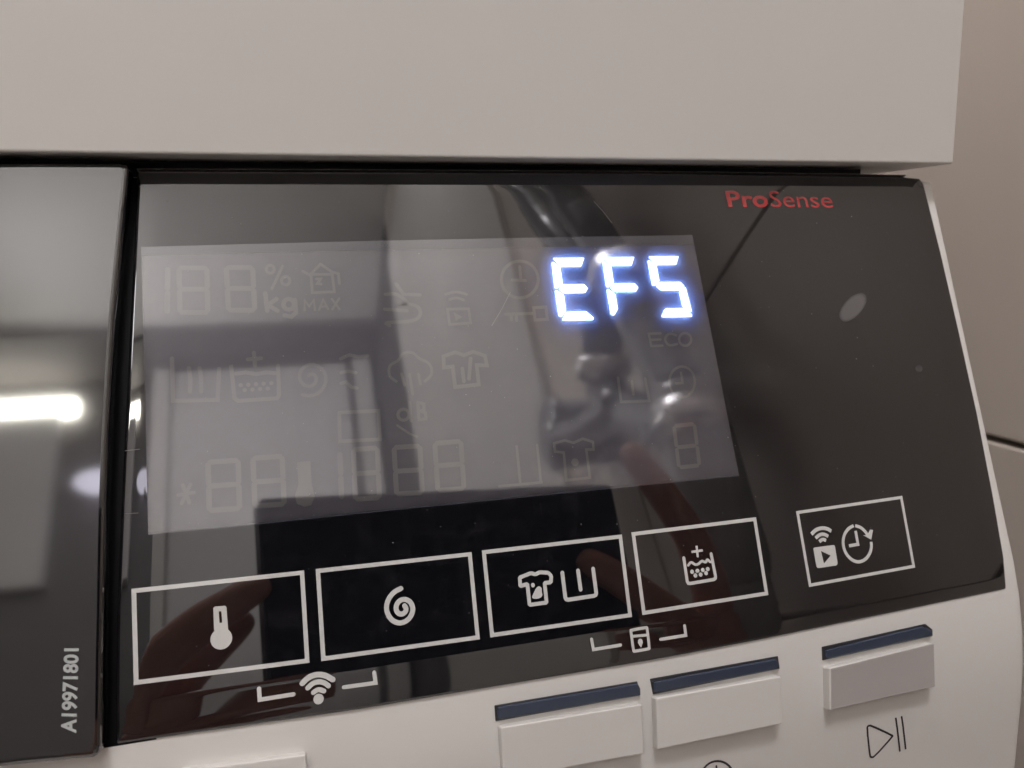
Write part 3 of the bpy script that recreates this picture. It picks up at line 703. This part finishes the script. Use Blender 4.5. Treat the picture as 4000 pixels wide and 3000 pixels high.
# phone held in landscape, its lens at the camera's own place
ph = empty('smartphone', C2W(66, 15, -9), 'black smartphone held sideways, its dark back mirrored in the glass', 'phone')
def rrect(r0, r1, d0, d1, rad, seg=6, shear=-0.075):
    p = []
    for cx, cy, a0 in ((r1 - rad, d0 + rad, -90), (r1 - rad, d1 - rad, 0), (r0 + rad, d1 - rad, 90), (r0 + rad, d0 + rad, 180)):
        for k in range(seg + 1):
            a = math.radians(a0 + 90 * k / seg); p.append((cx + rad * math.cos(a), cy + rad * math.sin(a)))
    ca, sa = math.cos(shear), math.sin(shear)
    return [(x * ca - y * sa, x * sa + y * ca) for x, y in p]
def slab_obj(name, outline, f0, f1, m, parent, base):
    k = len(outline)
    v = [C2W(x, y, f1) for x, y in outline] + [C2W(x, y, f0) for x, y in outline]
    f = [tuple(range(k)), tuple(range(2 * k - 1, k - 1, -1))] + [(a, a + k, (a + 1) % k + k, (a + 1) % k) for a in range(k)]
    return mesh_obj(name, v, f, m, parent, base=base)
PB = ph.location.copy()
slab_obj('phone_body', rrect(-15.5, 146, -21.5, 54, 3), -12, -4.5, M['phone_rim'], ph, PB)
slab_obj('phone_back', rrect(-14.8, 145.3, -20.8, 53.3, 3), -4.5, -3.5, M['phone'], ph, PB)

# two hands: each one continuous skin over a jointed skeleton
def hand(parent, chains, base):
    verts, edges, rad = [], [], []
    for ch in chains:
        prev = None
        for (r, d, f, rr) in ch:
            w = tuple(C2W(r, d, f) - base)
            idx = None
            for i, q in enumerate(verts):
                if (Vector(q) - Vector(w)).length < 1e-5: idx = i
            if idx is None: verts.append(w); rad.append(rr / 1000); idx = len(verts) - 1
            if prev is not None: edges.append((prev, idx))
            prev = idx
    me = bpy.data.meshes.new('hand'); me.from_pydata(verts, edges, [])
    o = bpy.data.objects.new('hand', me); COL.objects.link(o); o.parent = parent
    sk = o.modifiers.new('skin', 'SKIN'); sk.use_smooth_shade = True
    for i, sv in enumerate(me.skin_vertices[0].data): sv.radius = (rad[i], rad[i]); sv.use_root = (i == 0)
    sd = o.modifiers.new('sub', 'SUBSURF'); sd.levels = 2; sd.render_levels = 2
    me.materials.append(M['skin'])
    return o
pe = empty('person', C2W(-90, 80, -30), 'person holding up a phone with both hands, only the fingers mirrored in the glass', 'person')
HB = pe.location.copy()
WL, WR = (-62, 150, -30, 22), (232, 128, -34, 22)
PL, PR = (-48, 112, -16, 20), (204, 76, -20, 21)
hand(pe, [[WL, PL], [(-110, 260, -60, 30), WL],
          [PL, (-55, 78, -6, 10), (-54, 45, -1, 8.8), (-36, 26, 2, 8.0), (-20, 15, 2.5, 6.4), (-13, 11, 2.0, 4.2)],
          [PL, (-44, 84, -2, 10), (-38, 66, 2, 8.8), (-16, 56, 3, 8.0), (4, 53, 3, 6.8), (10, 52, 2.5, 4.5)],
          [PL, (-36, 98, -2, 9.4), (-22, 84, 2, 8.2), (-4, 78, 2, 7.4), (6, 77, 2, 6.2), (11, 76, 2, 4)],
          [PL, (-30, 110, -4, 8.4), (-16, 100, -1, 7.2), (-4, 97, 0, 6.4), (4, 96, 0, 4.4)],
          [PL, (-52, 80, -24, 10), (-40, 46, -25, 9.5), (-22, 26, -23, 8), (-14, 20, -22, 5)]], HB)
hand(pe, [[WR, PR], [(300, 230, -60, 30), WR],
          [PR, (196, 26, -6, 9.8), (181, -8, 2, 8.8), (164, -32, 3, 8.0), (154, -44, 3, 6.8), (150, -50, 3, 4.6)],
          [PR, (180, 46, -1, 9.8), (154, 30, 4, 8.8), (132, 14, 4, 8.2), (120, 6, 4, 7), (116, 3, 3, 4.6)],
          [PR, (178, 70, -1, 9.2), (152, 58, 3, 8.2), (130, 46, 3, 7.4), (122, 42, 2, 4.6)],
          [PR, (182, 92, -5, 8.2), (160, 84, 0, 7.2), (142, 76, 0, 6.4), (136, 74, 0, 4)],
          [PR, (196, 40, -26, 10), (168, 24, -26, 9.5), (140, 18, -23, 8), (132, 17, -22, 5)]], HB)

# drain pipe on the side wall
pi = empty('drain_pipe', (0.255, -0.30, -0.10), 'white plastic drain pipe with an elbow on the tiled side wall, mirrored in the glass', 'pipe')
PB2 = pi.location.copy()
def tube(name, pts, radii, m, parent, base, seg=18):
    v, f = [], []
    P = [Vector(p) for p in pts]
    xprev = None
    for i, p in enumerate(P):
        t = (P[min(i + 1, len(P) - 1)] - P[max(i - 1, 0)]).normalized()
        x = (xprev - t * xprev.dot(t)).normalized() if xprev else t.orthogonal().normalized()
        xprev = x; y = t.cross(x)
        for k in range(seg):
            a = 2 * math.pi * k / seg; v.append(p + (x * math.cos(a) + y * math.sin(a)) * radii[i])
    for i in range(len(P) - 1):
        for k in range(seg): f.append((i * seg + k, i * seg + (k + 1) % seg, (i + 1) * seg + (k + 1) % seg, (i + 1) * seg + k))
    f.append(tuple(range(seg - 1, -1, -1))); f.append(tuple(range((len(P) - 1) * seg, len(P) * seg)))
    return mesh_obj(name, v, f, m, parent, smooth=True, base=base)
def spl(pts, n=5):
    out = []
    P = [Vector(p) for p in pts]
    for i in range(len(P) - 1):
        a, b, c, d = P[max(i - 1, 0)], P[i], P[i + 1], P[min(i + 2, len(P) - 1)]
        for k in range(n):
            t = k / n
            out.append(0.5 * ((2 * b) + (c - a) * t + (2 * a - 5 * b + 4 * c - d) * t * t + (3 * b - a - 3 * c + d) * t ** 3))
    out.append(P[-1]); return out
lower = spl([(0.25, -0.280, -0.50), (0.25, -0.277, -0.06), (0.25, -0.265, 0.00), (0.25, -0.260, 0.045), (0.25, -0.252, 0.105)])
tube('pipe_run', lower, [0.021] * len(lower), M['pipe'], pi, PB2)
hb = spl([(0.255, -0.335, 0.40), (0.255, -0.325, 0.33), (0.255, -0.310, 0.285), (0.255, -0.297, 0.235), (0.255, -0.288, 0.19), (0.254, -0.275, 0.150), (0.25, -0.253, 0.10)])
tube('hose', hb, [0.0165 + 0.0005 * math.sin(i * 2.6) for i in range(len(hb))], M['hose'], pi, PB2)
ha = spl([(0.258, -0.445, 0.53), (0.258, -0.419, 0.456), (0.258, -0.394, 0.38), (0.258, -0.366, 0.316), (0.258, -0.349, 0.253), (0.258, -0.356, 0.215), (0.258, -0.372, 0.19), (0.256, -0.36, 0.155), (0.255, -0.32, 0.125), (0.25, -0.27, 0.085)])
tube('hose', ha, [0.0165 + 0.0005 * math.sin(i * 2.6) for i in range(len(ha))], M['hose'], pi, PB2)
for c0, c1 in [((0.255, -0.296, 0.232), (0.255, -0.291, 0.214)), ((0.258, -0.364, 0.203), (0.258, -0.372, 0.188)), ((0.25, -0.256, 0.075), (0.25, -0.253, 0.096))]:
    tube('clamp', [c0, c1], [0.0225, 0.0225], M['lip'], pi, PB2)
vb = spl([(0.292, -0.474, 0.195), (0.262, -0.474, 0.195), (0.238, -0.474, 0.195)])
tube('valve', vb, [0.030] * (len(vb) - 2) + [0.034, 0.030], M['hose'], pi, PB2)
va = spl([(0.25, -0.455, 0.185), (0.25, -0.41, 0.165), (0.25, -0.34, 0.145)])
tube('valve_outlet', va, [0.014] * len(va), M['hose'], pi, PB2)
